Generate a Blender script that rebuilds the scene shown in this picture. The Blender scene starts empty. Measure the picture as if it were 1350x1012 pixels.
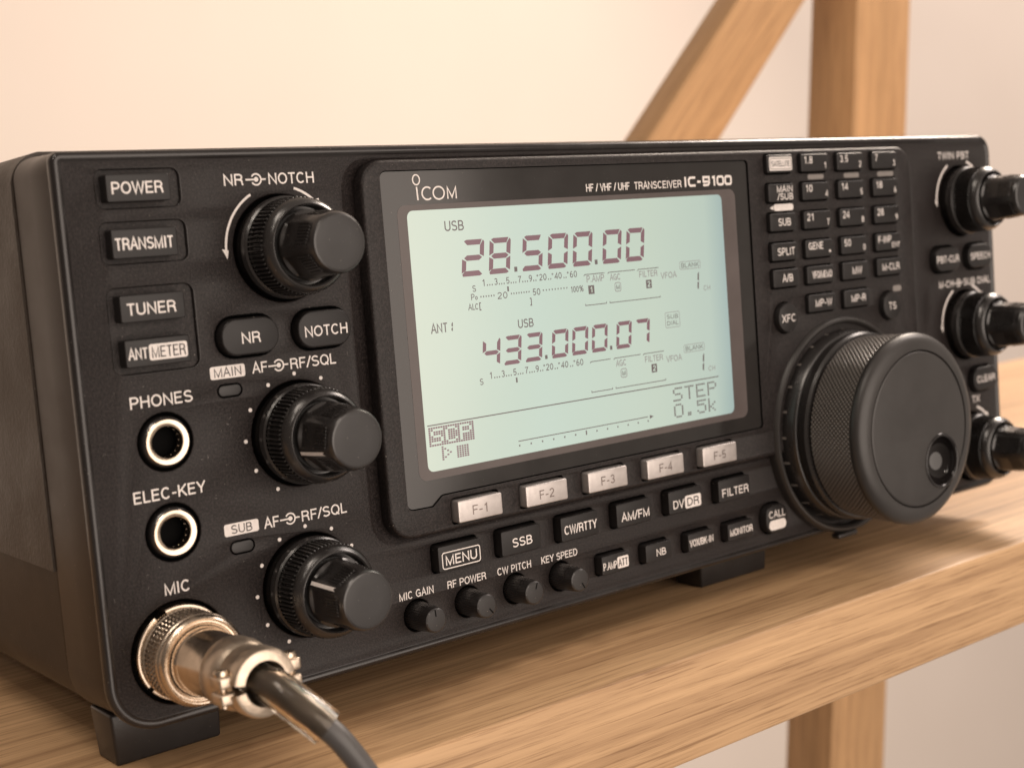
import bpy, bmesh, math, random
from mathutils import Vector, Euler, Matrix
from mathutils.geometry import tessellate_polygon
random.seed(7)
PI = math.pi
S = 0.001                      # everything below is written in millimetres
scene = bpy.context.scene
COL = scene.collection
cos, sin, rad = math.cos, math.sin, math.radians

# ------------------------------------------------------------------ materials
def new_mat(name):
    m = bpy.data.materials.new(name); m.use_nodes = True
    nt = m.node_tree
    return m, nt, nt.nodes['Principled BSDF']
def N(nt, t, **kw):
    n = nt.nodes.new(t)
    for k, v in kw.items(): setattr(n, k, v)
    return n
def coords(nt, scale=(1, 1, 1)):
    tc = N(nt, 'ShaderNodeTexCoord'); mp = N(nt, 'ShaderNodeMapping')
    mp.inputs['Scale'].default_value = scale
    nt.links.new(tc.outputs['Object'], mp.inputs['Vector']); return mp.outputs[0]
def noise(nt, vec, scale, detail=2, rough=.5):
    n = N(nt, 'ShaderNodeTexNoise'); n.inputs['Scale'].default_value = scale
    n.inputs['Detail'].default_value = detail; n.inputs['Roughness'].default_value = rough
    nt.links.new(vec, n.inputs['Vector']); return n.outputs['Fac']
def ramp(nt, fac, stops):
    r = N(nt, 'ShaderNodeValToRGB')
    while len(r.color_ramp.elements) < len(stops): r.color_ramp.elements.new(.5)
    for e, (p, c) in zip(r.color_ramp.elements, stops):
        e.position = p; e.color = (*c, 1) if len(c) == 3 else c
    nt.links.new(fac, r.inputs['Fac']); return r.outputs['Color']
def bump(nt, p, h, dist, strength=1.0):
    b = N(nt, 'ShaderNodeBump'); b.inputs['Distance'].default_value = dist
    b.inputs['Strength'].default_value = strength
    nt.links.new(h, b.inputs['Height']); nt.links.new(b.outputs[0], p.inputs['Normal'])
def plastic(name, c, rough=.5, grain=0, gdist=.00008, spec=.5, coat=0, dust=True, sheen=0, smudge=.08, gscale=None, grain_shade=0):
    m, nt, p = new_mat(name)
    p.inputs['Roughness'].default_value = rough
    p.inputs['Specular IOR Level'].default_value = spec
    p.inputs['Coat Weight'].default_value = coat
    p.inputs['Coat Roughness'].default_value = .12
    v = coords(nt)
    big = noise(nt, v, 60, 4, .6)
    hi = tuple(min(1, x * 1.12 + .002) for x in c); lo = tuple(x * .9 for x in c)
    base = ramp(nt, big, [(.3, lo), (.7, hi)])
    if grain_shade:                                    # light and shade of the fine moulded grain, put into the colour
        fl_ = noise(nt, v, 2100, 2, .7)
        fm = N(nt, 'ShaderNodeMixRGB', blend_type='MULTIPLY'); fm.inputs['Fac'].default_value = 1
        nt.links.new(base, fm.inputs[1]); nt.links.new(ramp(nt, fl_, [(.36, (1 - grain_shade,) * 3), (.50, (1, 1, 1)), (.66, (1 + grain_shade * 2.2,) * 3)]), fm.inputs[2]); base = fm.outputs[0]
    if dust:
        d = noise(nt, v, 2300, 1, .4)
        k = ramp(nt, d, [(.775, (0, 0, 0)), (.83, (1, 1, 1))])
        mx = N(nt, 'ShaderNodeMix', data_type='RGBA')
        nt.links.new(k, mx.inputs['Factor']); nt.links.new(base, mx.inputs['A'])
        mx.inputs['B'].default_value = (.28, .25, .22, 1)
        base = mx.outputs['Result']
    nt.links.new(base, p.inputs['Base Color'])
    rr_ = N(nt, 'ShaderNodeMapRange'); nt.links.new(big, rr_.inputs['Value'])
    rr_.inputs['From Min'].default_value = .3; rr_.inputs['From Max'].default_value = .7
    rr_.inputs['To Min'].default_value = rough - smudge; rr_.inputs['To Max'].default_value = rough + smudge
    nt.links.new(rr_.outputs[0], p.inputs['Roughness'])
    if grain:
        g = noise(nt, v, gscale or 2600, 2, .6); bump(nt, p, g, gdist, grain)
    return m
def metal(name, c, rough, grain=0):
    m, nt, p = new_mat(name)
    p.inputs['Metallic'].default_value = 1
    v = coords(nt); n = noise(nt, v, 300, 4, .6)
    nt.links.new(ramp(nt, n, [(.3, tuple(x * .82 for x in c)), (.7, c)]), p.inputs['Base Color'])
    mr = N(nt, 'ShaderNodeMapRange'); nt.links.new(noise(nt, v, 700, 3), mr.inputs['Value'])
    mr.inputs['To Min'].default_value = max(.03, rough - .12); mr.inputs['To Max'].default_value = rough + .14
    nt.links.new(mr.outputs[0], p.inputs['Roughness'])
    if grain: bump(nt, p, noise(nt, v, 1500, 3), .00006, grain)
    return m
def flat(name, c, rough=.6, spec=.3):
    m, nt, p = new_mat(name)
    v = coords(nt); n = noise(nt, v, 1200, 2)
    nt.links.new(ramp(nt, n, [(.25, tuple(x * .86 for x in c)), (.75, c)]), p.inputs['Base Color'])
    p.inputs['Roughness'].default_value = rough; p.inputs['Specular IOR Level'].default_value = spec
    return m
def wood(name, axis, light, dark, seed=0.0):
    m, nt, p = new_mat(name)
    sc = [1, 1, 1]; sc['xyz'.index(axis)] = .022
    tc = N(nt, 'ShaderNodeTexCoord'); mp = N(nt, 'ShaderNodeMapping')
    mp.inputs['Scale'].default_value = sc; mp.inputs['Location'].default_value = (seed, seed * .7, seed * 1.3)
    nt.links.new(tc.outputs['Object'], mp.inputs['Vector']); v = mp.outputs[0]
    wob = noise(nt, v, 9, 2)
    add = N(nt, 'ShaderNodeMixRGB', blend_type='ADD'); add.inputs['Fac'].default_value = .06
    nt.links.new(v, add.inputs[1]); nt.links.new(wob, add.inputs[2])
    a = noise(nt, add.outputs[0], 210, 5, .65)
    b = noise(nt, add.outputs[0], 1300, 3, .7)
    c1 = ramp(nt, a, [(.30, dark), (.48, tuple((x + y) / 2 for x, y in zip(light, dark))), (.66, light)])
    c2 = ramp(nt, b, [(.34, (.42, .35, .28)), (.48, (1, 1, 1))])
    mx = N(nt, 'ShaderNodeMixRGB', blend_type='MULTIPLY'); mx.inputs['Fac'].default_value = .62
    nt.links.new(c1, mx.inputs[1]); nt.links.new(c2, mx.inputs[2])
    big = noise(nt, v, 7, 2)
    mx2 = N(nt, 'ShaderNodeMixRGB', blend_type='MULTIPLY'); mx2.inputs['Fac'].default_value = .5
    nt.links.new(mx.outputs[0], mx2.inputs[1]); nt.links.new(ramp(nt, big, [(.3, (.72, .68, .62)), (.7, (1, 1, 1))]), mx2.inputs[2])
    nt.links.new(mx2.outputs[0], p.inputs['Base Color'])
    p.inputs['Roughness'].default_value = .5; p.inputs['Specular IOR Level'].default_value = .35
    bump(nt, p, b, .0003, .35)
    return m
def knurl_mat(name, c, cx, cz, na, py):
    """rubber with a fine diamond knurl: two crossing helices in object space round the y axis"""
    m, nt, p = new_mat(name)
    p.inputs['Base Color'].default_value = (*c, 1); p.inputs['Roughness'].default_value = .42
    tc = N(nt, 'ShaderNodeTexCoord'); sp = N(nt, 'ShaderNodeSeparateXYZ'); nt.links.new(tc.outputs['Object'], sp.inputs[0])
    at = N(nt, 'ShaderNodeMath', operation='ARCTAN2'); nt.links.new(sp.outputs['X'], at.inputs[0]); nt.links.new(sp.outputs['Z'], at.inputs[1])
    A = N(nt, 'ShaderNodeMath', operation='MULTIPLY'); nt.links.new(at.outputs[0], A.inputs[0]); A.inputs[1].default_value = na / 2
    Y = N(nt, 'ShaderNodeMath', operation='MULTIPLY'); nt.links.new(sp.outputs['Y'], Y.inputs[0]); Y.inputs[1].default_value = PI / (py * S)
    out = []
    for op in ('ADD', 'SUBTRACT'):
        q = N(nt, 'ShaderNodeMath', operation=op); nt.links.new(A.outputs[0], q.inputs[0]); nt.links.new(Y.outputs[0], q.inputs[1])
        s_ = N(nt, 'ShaderNodeMath', operation='SINE'); nt.links.new(q.outputs[0], s_.inputs[0])
        ab = N(nt, 'ShaderNodeMath', operation='ABSOLUTE'); nt.links.new(s_.outputs[0], ab.inputs[0]); out.append(ab)
    mn = N(nt, 'ShaderNodeMath', operation='MINIMUM'); nt.links.new(out[0].outputs[0], mn.inputs[0]); nt.links.new(out[1].outputs[0], mn.inputs[1])
    nt.links.new(ramp(nt, mn.outputs[0], [(.10, tuple(x * .35 for x in c)), (.55, tuple(x * 2.6 for x in c))]), p.inputs['Base Color'])  # crests lighter, grooves darker: the knurl's light and shade put into the colour
    bump(nt, p, mn.outputs[0], .0005, 1.0)
    return m

M = {}
M['panel'] = plastic('black_textured_plastic', (.0148, .0112, .0106), .46, .9, .00013, gscale=3000, grain_shade=.45, spec=.28)
M['lip'] = plastic('smooth_moulding_edge', (.018, .0155, .015), .19, .15, .00004)
M['block'] = plastic('black_display_surround_plastic', (.0145, .0112, .0107), .44, .8, .00012, gscale=3000, grain_shade=.4, spec=.28)
M['side'] = plastic('smooth_dark_side_plastic', (.018, .0098, .0058), .34, .12, .00003)
M['cover'] = plastic('grained_painted_cover', (.036, .024, .0155), .5, .6, .00022, gscale=900)
M['lowcase'] = plastic('dark_lower_case_paint', (.022, .0135, .0088), .44, .3, .00012, gscale=1200)
M['button'] = plastic('button_plastic', (.0150, .0132, .013), .40, .2, .00003, spec=.3)
M['knob'] = plastic('glossy_knob_plastic', (.016, .0140, .0135), .28, 0, smudge=.06, spec=.85)
M['knobcap'] = plastic('satin_knob_cap', (.014, .0122, .0120), .46, .1, .00003)
M['rubber'] = plastic('dial_satin_plastic', (.027, .024, .0225), .42, .15, .00003, dust=False)
M['grip'] = knurl_mat('dial_knurled_rubber', (.075, .066, .060), 0, 0, 124, 1.38)
M['hole'] = plastic('recess_shade_black', (.002, .002, .002), .95, spec=.1, dust=False)  # near black so gaps and bores read deep: their shade put into the colour
M['glass'] = plastic('black_display_window', (.022, .020, .019), .12, 0, smudge=.02)
M['frame'] = plastic('grey_lcd_border', (.088, .072, .069), .3, 0, dust=False, smudge=.03)
M['print'] = flat('white_screen_print', (.84, .78, .745))
M['printdim'] = flat('soft_white_screen_print', (.26, .235, .22))
M['darkprint'] = flat('dark_tag_print', (.035, .03, .03))
M['satin'] = metal('satin_aluminium_key', (.58, .535, .515), .38, .25)
M['satin'].node_tree.nodes['Principled BSDF'].inputs['Metallic'].default_value = .7
M['emboss'] = metal('embossed_key_mark', (.24, .20, .185), .4)
M['nickel'] = metal('warm_nickel_plate', (.72, .60, .48), .26, .4)
M['nickelb'] = metal('polished_nickel_plate', (.70, .58, .46), .19)
M['nickelr'] = metal('cast_nickel_clamp', (.68, .565, .45), .36, .8)
M['foot'] = plastic('black_rubber_foot', (.020, .018, .018), .36, .3, .0001)
M['cable'] = plastic('grey_cable_jacket', (.075, .070, .068), .42, .1, dust=False)
M['dimple'] = plastic('gloss_black_dimple', (.012, .010, .010), .07, 0, dust=False, smudge=.02)
M['tick'] = plastic('dark_tick_plastic', (.20, .18, .165), .35, dust=False)
m, nt, p = new_mat('clear_pvc_sleeve')
p.inputs['Base Color'].default_value = (.90, .82, .72, 1); p.inputs['Transmission Weight'].default_value = 1
p.inputs['Roughness'].default_value = .13; p.inputs['IOR'].default_value = 1.33
bump(nt, p, noise(nt, coords(nt), 260, 2), .0006, .4); M['sleeve'] = m
# back-lit display: a lit panel, slightly uneven as the backlight is
m, nt, p = new_mat('backlit_lcd')
tc = N(nt, 'ShaderNodeTexCoord'); mp = N(nt, 'ShaderNodeMapping')
nt.links.new(tc.outputs['Object'], mp.inputs['Vector'])
sp = N(nt, 'ShaderNodeSeparateXYZ'); nt.links.new(mp.outputs[0], sp.inputs[0])
mr = N(nt, 'ShaderNodeMapRange'); nt.links.new(sp.outputs['X'], mr.inputs['Value'])
mr.inputs['From Min'].default_value = 0; mr.inputs['From Max'].default_value = .1035
cg = ramp(nt, mr.outputs[0], [(0, (.66, .72, .60)), (.35, (.60, .71, .62)), (.72, (.57, .66, .56)), (.93, (.50, .60, .53)), (1, (.36, .47, .46))])
nb = noise(nt, mp.outputs[0], 22, 2)
mx = N(nt, 'ShaderNodeMixRGB', blend_type='MULTIPLY'); mx.inputs['Fac'].default_value = .35
nt.links.new(cg, mx.inputs[1]); nt.links.new(ramp(nt, nb, [(.3, (.9, .93, .9)), (.7, (1, 1, 1))]), mx.inputs[2])
p.inputs['Base Color'].default_value = (.05, .06, .05, 1); p.inputs['Roughness'].default_value = .15
nt.links.new(mx.outputs[0], p.inputs['Emission Color']); p.inputs['Emission Strength'].default_value = .88
M['lcd'] = m
def seg_mat(name, c, s=1.0):
    m, nt, p = new_mat(name); p.inputs['Base Color'].default_value = (.03, .03, .03, 1)
    p.inputs['Roughness'].default_value = .25
    p.inputs['Emission Color'].default_value = (*c, 1); p.inputs['Emission Strength'].default_value = s
    return m
M['seg'] = seg_mat('lcd_segment_mauve', (.19, .088, .105))
M['segthin'] = seg_mat('lcd_segment_grey', (.125, .095, .09))
M['segfaint'] = seg_mat('lcd_segment_pale', (.27, .235, .22))
M['wood_x'] = wood('oak_shelf_wood', 'x', (.72, .47, .26), (.40, .24, .125), .3)
M['wood_z'] = wood('oak_post_wood', 'z', (.72, .44, .225), (.52, .315, .155), 1.7)
m, nt, p = new_mat('cream_wall_paint')
v = coords(nt); nt.links.new(ramp(nt, noise(nt, v, 3, 3), [(.3, (.80, .71, .635)), (.7, (.825, .735, .66))]), p.inputs['Base Color'])
p.inputs['Roughness'].default_value = .8; M['wall'] = m

# ------------------------------------------------------------------ mesh builder
class MB:
    def __init__(s): s.v = []; s.f = []; s.mi = []; s.mats = []
    def mat(s, m):
        if m not in s.mats: s.mats.append(m)
        return s.mats.index(m)
    def add(s, vs, fs, m):
        b = len(s.v); k = s.mat(m); s.v += [tuple(v) for v in vs]
        for f in fs: s.f.append(tuple(b + i for i in f)); s.mi.append(k)
    def loft(s, loops, m, cap0=False, cap1=False, closed=True):
        n = len(loops[0]); vs = [p for L in loops for p in L]; fs = []
        for a in range(len(loops) - 1):
            for i in range(n if closed else n - 1):
                j = (i + 1) % n
                fs.append((a * n + i, a * n + j, (a + 1) * n + j, (a + 1) * n + i))
        if cap0: fs.append(tuple(range(n - 1, -1, -1)))
        if cap1: fs.append(tuple((len(loops) - 1) * n + i for i in range(n)))
        s.add(vs, fs, m)
    def plate(s, outer, holes, y, m):
        """a flat face at depth y whose outline is outer, with holes cut out"""
        polys = [[Vector((x, z, 0)) for x, z in L] for L in [outer] + holes]
        vs = [(p.x, y, p.y) for L in polys for p in L]
        s.add(vs, [tuple(t) for t in tessellate_polygon(polys)], m)
    def ring(s, la, ya, lb, yb, m): s.loft([[(x, ya, z) for x, z in la], [(x, yb, z) for x, z in lb]], m)
    def lathe(s, prof, m, cx=0, cz=0, n=64, rf=None, cap0=False, cap1=False, ph=0):
        loops = []
        for r, y in prof:
            L = []
            for i in range(n):
                t = 2 * PI * i / n + ph; q = rf(t, r, y) if rf else r
                L.append((cx + q * cos(t), y, cz + q * sin(t)))
            loops.append(L)
        s.loft(loops, m, cap0, cap1)
    def button(s, rect, r, y0, y1, bev, m, n=5):
        x0, x1, z0, z1 = rect; L = []
        L.append([(x, y0, z) for x, z in rr(x0, x1, z0, z1, r, 0, n)])
        for k in range(4):
            a = k / 3 * PI / 2
            L.append([(x, y1 + bev * (1 - sin(a)), z) for x, z in rr(x0, x1, z0, z1, r, bev * (1 - cos(a)), n)])
        s.loft(L, m, cap1=True)
    def box(s, a, b, m, bev=0):
        (x0, y0, z0), (x1, y1, z1) = a, b
        bm = bmesh.new(); bmesh.ops.create_cube(bm, size=1)
        for v in bm.verts: v.co = Vector(((x0 + x1) / 2 + v.co.x * (x1 - x0), (y0 + y1) / 2 + v.co.y * (y1 - y0), (z0 + z1) / 2 + v.co.z * (z1 - z0)))
        if bev: bmesh.ops.bevel(bm, geom=bm.edges[:], offset=bev, segments=3, affect='EDGES', profile=.5)
        bm.verts.index_update()
        s.add([v.co[:] for v in bm.verts], [[v.index for v in f.verts] for f in bm.faces], m); bm.free()
    def tube(s, pts, radii, m, n=24, caps=True):
        pts = [Vector(p) for p in pts]; loops = []; up = Vector((0, 0, 1)); prev = None
        for i, p in enumerate(pts):
            d = (pts[min(i + 1, len(pts) - 1)] - pts[max(i - 1, 0)]).normalized()
            if prev is None:
                u = d.orthogonal().normalized()
            else:
                u = (prev - d * prev.dot(d)).normalized()
            prev = u; w = d.cross(u); r = radii[i] if isinstance(radii, (list, tuple)) else radii
            loops.append([tuple(p + (u * cos(2 * PI * k / n) + w * sin(2 * PI * k / n)) * r) for k in range(n)])
        s.loft(loops, m, caps, caps)
    def build(s, name, parent=None, origin=(0, 0, 0), smooth=35, label=None, recalc=True):
        ox, oy, oz = origin
        me = bpy.data.meshes.new(name)
        me.from_pydata([((x - ox) * S, (y - oy) * S, (z - oz) * S) for x, y, z in s.v], [], s.f)
        for m in s.mats: me.materials.append(m)
        me.polygons.foreach_set('material_index', s.mi)
        if recalc:
            bm = bmesh.new(); bm.from_mesh(me); bmesh.ops.remove_doubles(bm, verts=bm.verts, dist=2e-7)
            bmesh.ops.recalc_face_normals(bm, faces=bm.faces); bm.to_mesh(me); bm.free()
        me.polygons.foreach_set('use_smooth', [True] * len(me.polygons))
        me.set_sharp_from_angle(angle=rad(smooth)); me.update()
        o = bpy.data.objects.new(name, me); COL.objects.link(o)
        w = Vector((ox * S, oy * S, oz * S))
        if parent is not None:
            o.parent = parent; o.location = w - Vector(parent['wpos'])
        else: o.location = w
        o['wpos'] = w[:]
        if label: o['label'] = label
        return o
def rr(x0, x1, z0, z1, r, inset=0, n=6):
    x0 += inset; x1 -= inset; z0 += inset; z1 -= inset
    if not isinstance(r, (tuple, list)): r = (r,) * 4
    r = [max(.02, min(q - inset, (x1 - x0) / 2 - .001, (z1 - z0) / 2 - .001)) for q in r]
    P = []
    for (cx, cz, q, a0) in ((x0 + r[0], z0 + r[0], r[0], 180), (x1 - r[1], z0 + r[1], r[1], 270), (x1 - r[2], z1 - r[2], r[2], 0), (x0 + r[3], z1 - r[3], r[3], 90)):
        for k in range(n + 1):
            a = rad(a0 + 90 * k / n); P.append((cx + q * cos(a), cz + q * sin(a)))
    return P
def circ(cx, cz, r, n=64): return [(cx + r * cos(2 * PI * i / n), cz + r * sin(2 * PI * i / n)) for i in range(n)]
def empty(name, loc, label, cat, group=None):
    o = bpy.data.objects.new(name, None); COL.objects.link(o); o.empty_display_size = .01
    o.location = Vector(loc) * S; o['wpos'] = o.location[:]
    o['label'] = label; o['category'] = cat
    if group: o['group'] = group
    return o
def copy_tree(o, parent, delta):
    c = o.copy(); COL.objects.link(c); c.parent = parent
    if delta is not None:
        c.location = o.location + Vector(delta) * S
    c['wpos'] = (Vector(o['wpos']) + Vector(delta or (0, 0, 0)) * S)[:]
    for ch in list(o.children): copy_tree(ch, c, None)
    return c

# ------------------------------------------------------------------ stroke lettering (own grotesque capitals)
def arc(cx, cy, rx, ry, a0, a1, n=None):
    n = n or max(4, int(abs(a1 - a0) / 15))
    return [(cx + rx * cos(rad(a0 + (a1 - a0) * k / n)), cy + ry * sin(rad(a0 + (a1 - a0) * k / n))) for k in range(n + 1)]
e = .065; T = 1 - e
def glyphs():
    G = {}
    G['A'] = (.68, [[(.03, 0), (.34, 1), (.65, 0)], [(.15, .36), (.53, .36)]])
    G['B'] = (.66, [[(.09, e), (.36, e)] + arc(.36, .285, .23, .22, -90, 90) + [(.09, .505)], [(.34, .505)] + arc(.34, .72, .2, .215, -90, 90) + [(.09, T)], [(.09, 0), (.09, 1)]])
    G['C'] = (.72, [arc(.37, .5, .29, .435, 42, 318, 20)])
    G['D'] = (.72, [[(.09, 0), (.09, 1)], [(.09, e), (.33, e)] + arc(.33, .5, .31, .435, -90, 90) + [(.09, T)]])
    G['E'] = (.62, [[(.58, e), (.09, e), (.09, T), (.57, T)], [(.09, .52), (.53, .52)]])
    G['F'] = (.58, [[(.09, 0), (.09, T), (.56, T)], [(.09, .5), (.5, .5)]])
    G['G'] = (.76, [arc(.38, .5, .3, .435, 42, 322, 20), [(.40, .46), (.65, .46), (.65, .02)]])
    G['H'] = (.70, [[(.09, 0), (.09, 1)], [(.61, 0), (.61, 1)], [(.09, .52), (.61, .52)]])
    G['I'] = (.26, [[(.13, 0), (.13, 1)]])
    G['K'] = (.67, [[(.09, 0), (.09, 1)], [(.62, 1), (.10, .36)], [(.26, .55), (.64, 0)]])
    G['L'] = (.56, [[(.09, 1), (.09, e), (.54, e)]])
    G['M'] = (.84, [[(.09, 0), (.09, T), (.42, .06), (.75, T), (.75, 0)]])
    G['N'] = (.72, [[(.09, 0), (.09, .93), (.63, .07), (.63, 1)]])
    G['O'] = (.77, [arc(.385, .5, .315, .435, 0, 360, 28)])
    G['P'] = (.65, [[(.09, 0), (.09, 1)], [(.09, T), (.35, T)] + arc(.35, .695, .23, .24, 90, -90) + [(.09, .455)]])
    G['Q'] = (.77, [arc(.385, .5, .315, .435, 0, 360, 28), [(.46, .25), (.70, .0)]])
    G['R'] = (.69, [[(.09, 0), (.09, 1)], [(.09, T), (.37, T)] + arc(.37, .715, .21, .22, 90, -90) + [(.09, .495)], [(.38, .49), (.56, .40), (.59, .12), (.64, .0)]])
    G['S'] = (.66, [arc(.33, .725, .24, .21, 25, 250, 12) + arc(.33, .285, .26, .22, 75, -155, 12)])
    G['T'] = (.60, [[(.03, T), (.57, T)], [(.30, 0), (.30, T)]])
    G['U'] = (.71, [[(.09, 1), (.09, .33)] + arc(.355, .33, .265, .265, 180, 360, 12) + [(.62, 1)]])
    G['V'] = (.66, [[(.03, 1), (.33, .03), (.63, 1)]])
    G['W'] = (.92, [[(.03, 1), (.25, .04), (.46, .95), (.67, .04), (.89, 1)]])
    G['X'] = (.66, [[(.04, 1), (.62, 0)], [(.04, 0), (.62, 1)]])
    G['Y'] = (.66, [[(.03, 1), (.33, .42), (.63, 1)], [(.33, .45), (.33, 0)]])
    G['0'] = (.58, [arc(.29, .5, .21, .435, 0, 360, 24)])
    G['1'] = (.50, [[(.12, .76), (.24, .80), (.32, .98)], [(.32, 1), (.32, 0)]])
    G['2'] = (.58, [arc(.29, .70, .20, .235, 165, -30, 12) + [(.10, .12), (.09, e), (.52, e)]])
    G['3'] = (.58, [arc(.28, .725, .18, .21, 160, -90, 12), arc(.28, .285, .21, .22, 90, -155, 12)])
    G['4'] = (.58, [[(.42, 0), (.42, .95), (.06, .28), (.55, .28)]])
    G['5'] = (.58, [[(.50, T), (.15, T), (.11, .50)] + arc(.28, .32, .21, .255, 120, -150, 12)])
    G['6'] = (.58, [arc(.29, .31, .20, .245, 0, 360, 20), arc(.36, .40, .27, .535, 80, 180, 8)])
    G['7'] = (.58, [[(.07, T), (.52, T), (.32, .5), (.24, 0)]])
    G['8'] = (.58, [arc(.29, .725, .18, .21, 0, 360, 20), arc(.29, .285, .21, .22, 0, 360, 20)])
    G['9'] = (.58, [arc(.29, .69, .20, .245, 0, 360, 20), arc(.22, .60, .27, .535, -100, 0, 8)])
    G['-'] = (.40, [[(.04, .40), (.36, .40)]])
    G['/'] = (.34, [[(.0, -.03), (.34, 1.03)]])
    G['.'] = (.26, [[(.06, e), (.19, e)]])
    G['+'] = (.50, [[(.05, .62), (.45, .62)], [(.25, .42), (.25, .82)]])
    G['%'] = (.8, [arc(.2, .75, .14, .2, 0, 360, 14), arc(.6, .25, .14, .2, 0, 360, 14), [(.15, 0), (.65, 1)]])
    G['['] = (.3, [[(.26, T), (.08, T), (.08, e), (.26, e)]])
    G[']'] = (.3, [[(.04, T), (.22, T), (.22, e), (.04, e)]])
    G['o'] = (.52, [arc(.26, .30, .18, .25, 0, 360, 16)])
    G[' '] = (.30, [])
    return G
GL = glyphs()
ZC = [0]
def ribbon(mb, pts, t, y, m, x0=0, z0=0):
    """a mitred flat stroke of width t along pts; every stroke sits .004 mm higher than the last"""
    pts = [(x0 + a, z0 + b) for a, b in pts]
    q = [pts[0]]
    for p in pts[1:]:
        if math.hypot(p[0] - q[-1][0], p[1] - q[-1][1]) > 1e-4: q.append(p)
    closed = math.hypot(q[0][0] - q[-1][0], q[0][1] - q[-1][1]) < 1e-3 and len(q) > 3
    if closed: q = q[:-1]
    n = len(q)
    if n < 2: return
    ZC[0] = (ZC[0] + 1) % 6; yy = y - .004 * ZC[0]
    A = []; B = []
    for i in range(n):
        a = q[i - 1] if (i > 0 or closed) else None; b = q[(i + 1) % n] if (i < n - 1 or closed) else None
        d1 = None if a is None else ((q[i][0] - a[0]), (q[i][1] - a[1])); d2 = None if b is None else ((b[0] - q[i][0]), (b[1] - q[i][1]))
        def un_(d): l = math.hypot(*d); return (d[0] / l, d[1] / l)
        d1 = un_(d1) if d1 else un_(d2); d2 = un_(d2) if d2 else d1
        nx, nz = -(d1[1] + d2[1]), d1[0] + d2[0]; l = math.hypot(nx, nz)
        if l < 1e-6: nx, nz = -d1[1], d1[0]; l = 1
        nx /= l; nz /= l
        k = t / 2 / max(.45, nx * -d1[1] + nz * d1[0])
        A.append((q[i][0] + nx * k, yy, q[i][1] + nz * k)); B.append((q[i][0] - nx * k, yy, q[i][1] - nz * k))
    vs = A + B; fs = []
    for i in range(n if closed else n - 1):
        j = (i + 1) % n; fs.append((i, n + i, n + j, j))
    mb.add(vs, fs, m)
def text_w(s): return sum(GL[c][0] for c in s) + .06 * (len(s) - 1)
def text(mb, s, x0, x1, z, h, y, m, t=.148, slant=0):
    """capitals fitted between x0 and x1 on baseline z"""
    kx = (x1 - x0) / text_w(s); th = t * h
    if kx < h * .75: th *= .9
    x = x0
    for c in s:
        w, st = GL[c]
        for pl in st:
            ribbon(mb, [(x + a * kx + slant * b * h, z + b * h) for a, b in pl], th, y, m)
        x += (w + .06) * kx
def disc(mb, cx, cz, r, y, m, n=20): mb.add([(cx + r * cos(2 * PI * i / n), y, cz + r * sin(2 * PI * i / n)) for i in range(n)], [tuple(range(n))], m)
def patch(mb, loop, y, m): mb.plate(loop, [], y, m)
def rect(mb, x0, x1, z0, z1, y, m): mb.add([(x0, y, z0), (x1, y, z0), (x1, y, z1), (x0, y, z1)], [(0, 1, 2, 3)], m)
def dualsym(mb, cx, cz, y, m, k=1.0):
    ribbon(mb, arc(0, 0, 1.15 * k, 1.15 * k, -148, 148), .34 * k, y, m, cx, cz); disc(mb, cx, cz, .52 * k, y - .03, m)
    ribbon(mb, [(-2.5 * k, 0), (-.3 * k, 0)], .34 * k, y, m, cx, cz); ribbon(mb, [(1.2 * k, 0), (2.3 * k, 0)], .34 * k, y, m, cx, cz)

# ================================================================== THE TRANSCEIVER
W_, H_ = 315.0, 116.0
RO = (10.5, 10, 6, 2.2)          # outer corner radii: bottom left, bottom right, top right, top left
radio = empty('radio_transceiver', (157.5, 100, -10), 'black desktop radio transceiver with a lit pale green display, standing on the wooden shelf', 'radio')
F = MB(); pm = M['panel']; hm = M['hole']
KN = [(48.1, 94.8), (48.1, 55.0), (47.3, 21.8), (297.5, 95.0), (297.5, 54.8), (297.5, 14.6)]
KR = 11.4
outer = rr(0, W_, 0, H_, RO, 2.1, 10)
holes = []
def rect_hole(x0, x1, z0, z1, r, depth, bev=.35, floor=None, mat=None, y=0.0, mb=None, lst=None, n=5):
    """hole loop with a small rounded lip, walls and a floor"""
    mb = mb or F; lst = holes if lst is None else lst; mat = mat or pm
    L0 = rr(x0, x1, z0, z1, r + bev, -bev, n); L1 = rr(x0, x1, z0, z1, r + bev * .3, -bev * .3, n); L2 = rr(x0, x1, z0, z1, r, 0, n)
    lst.append(L0)
    lp = M['lip'] if mat is not hm else mat
    mb.ring(L0, y, L1, y + bev * .3, lp); mb.ring(L1, y + bev * .3, L2, y + bev, lp); mb.ring(L2, y + bev, L2, y + depth, lp)
    mb.plate(L2, [], y + depth, floor or mat)
def circ_hole(cx, cz, r, depth, bev=.3, y=0.0, mb=None, lst=None, wall=None, floor=None):
    mb = mb or F; lst = holes if lst is None else lst
    lst.append(circ(cx, cz, r + bev))
    mb.ring(circ(cx, cz, r + bev), y, circ(cx, cz, r + bev * .3), y + bev * .3, pm)
    mb.ring(circ(cx, cz, r + bev * .3), y + bev * .3, circ(cx, cz, r), y + bev, pm)
    mb.ring(circ(cx, cz, r), y + bev, circ(cx, cz, r), y + depth, wall or hm)
    mb.plate(circ(cx, cz, r), [], y + depth, floor or hm)
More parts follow.
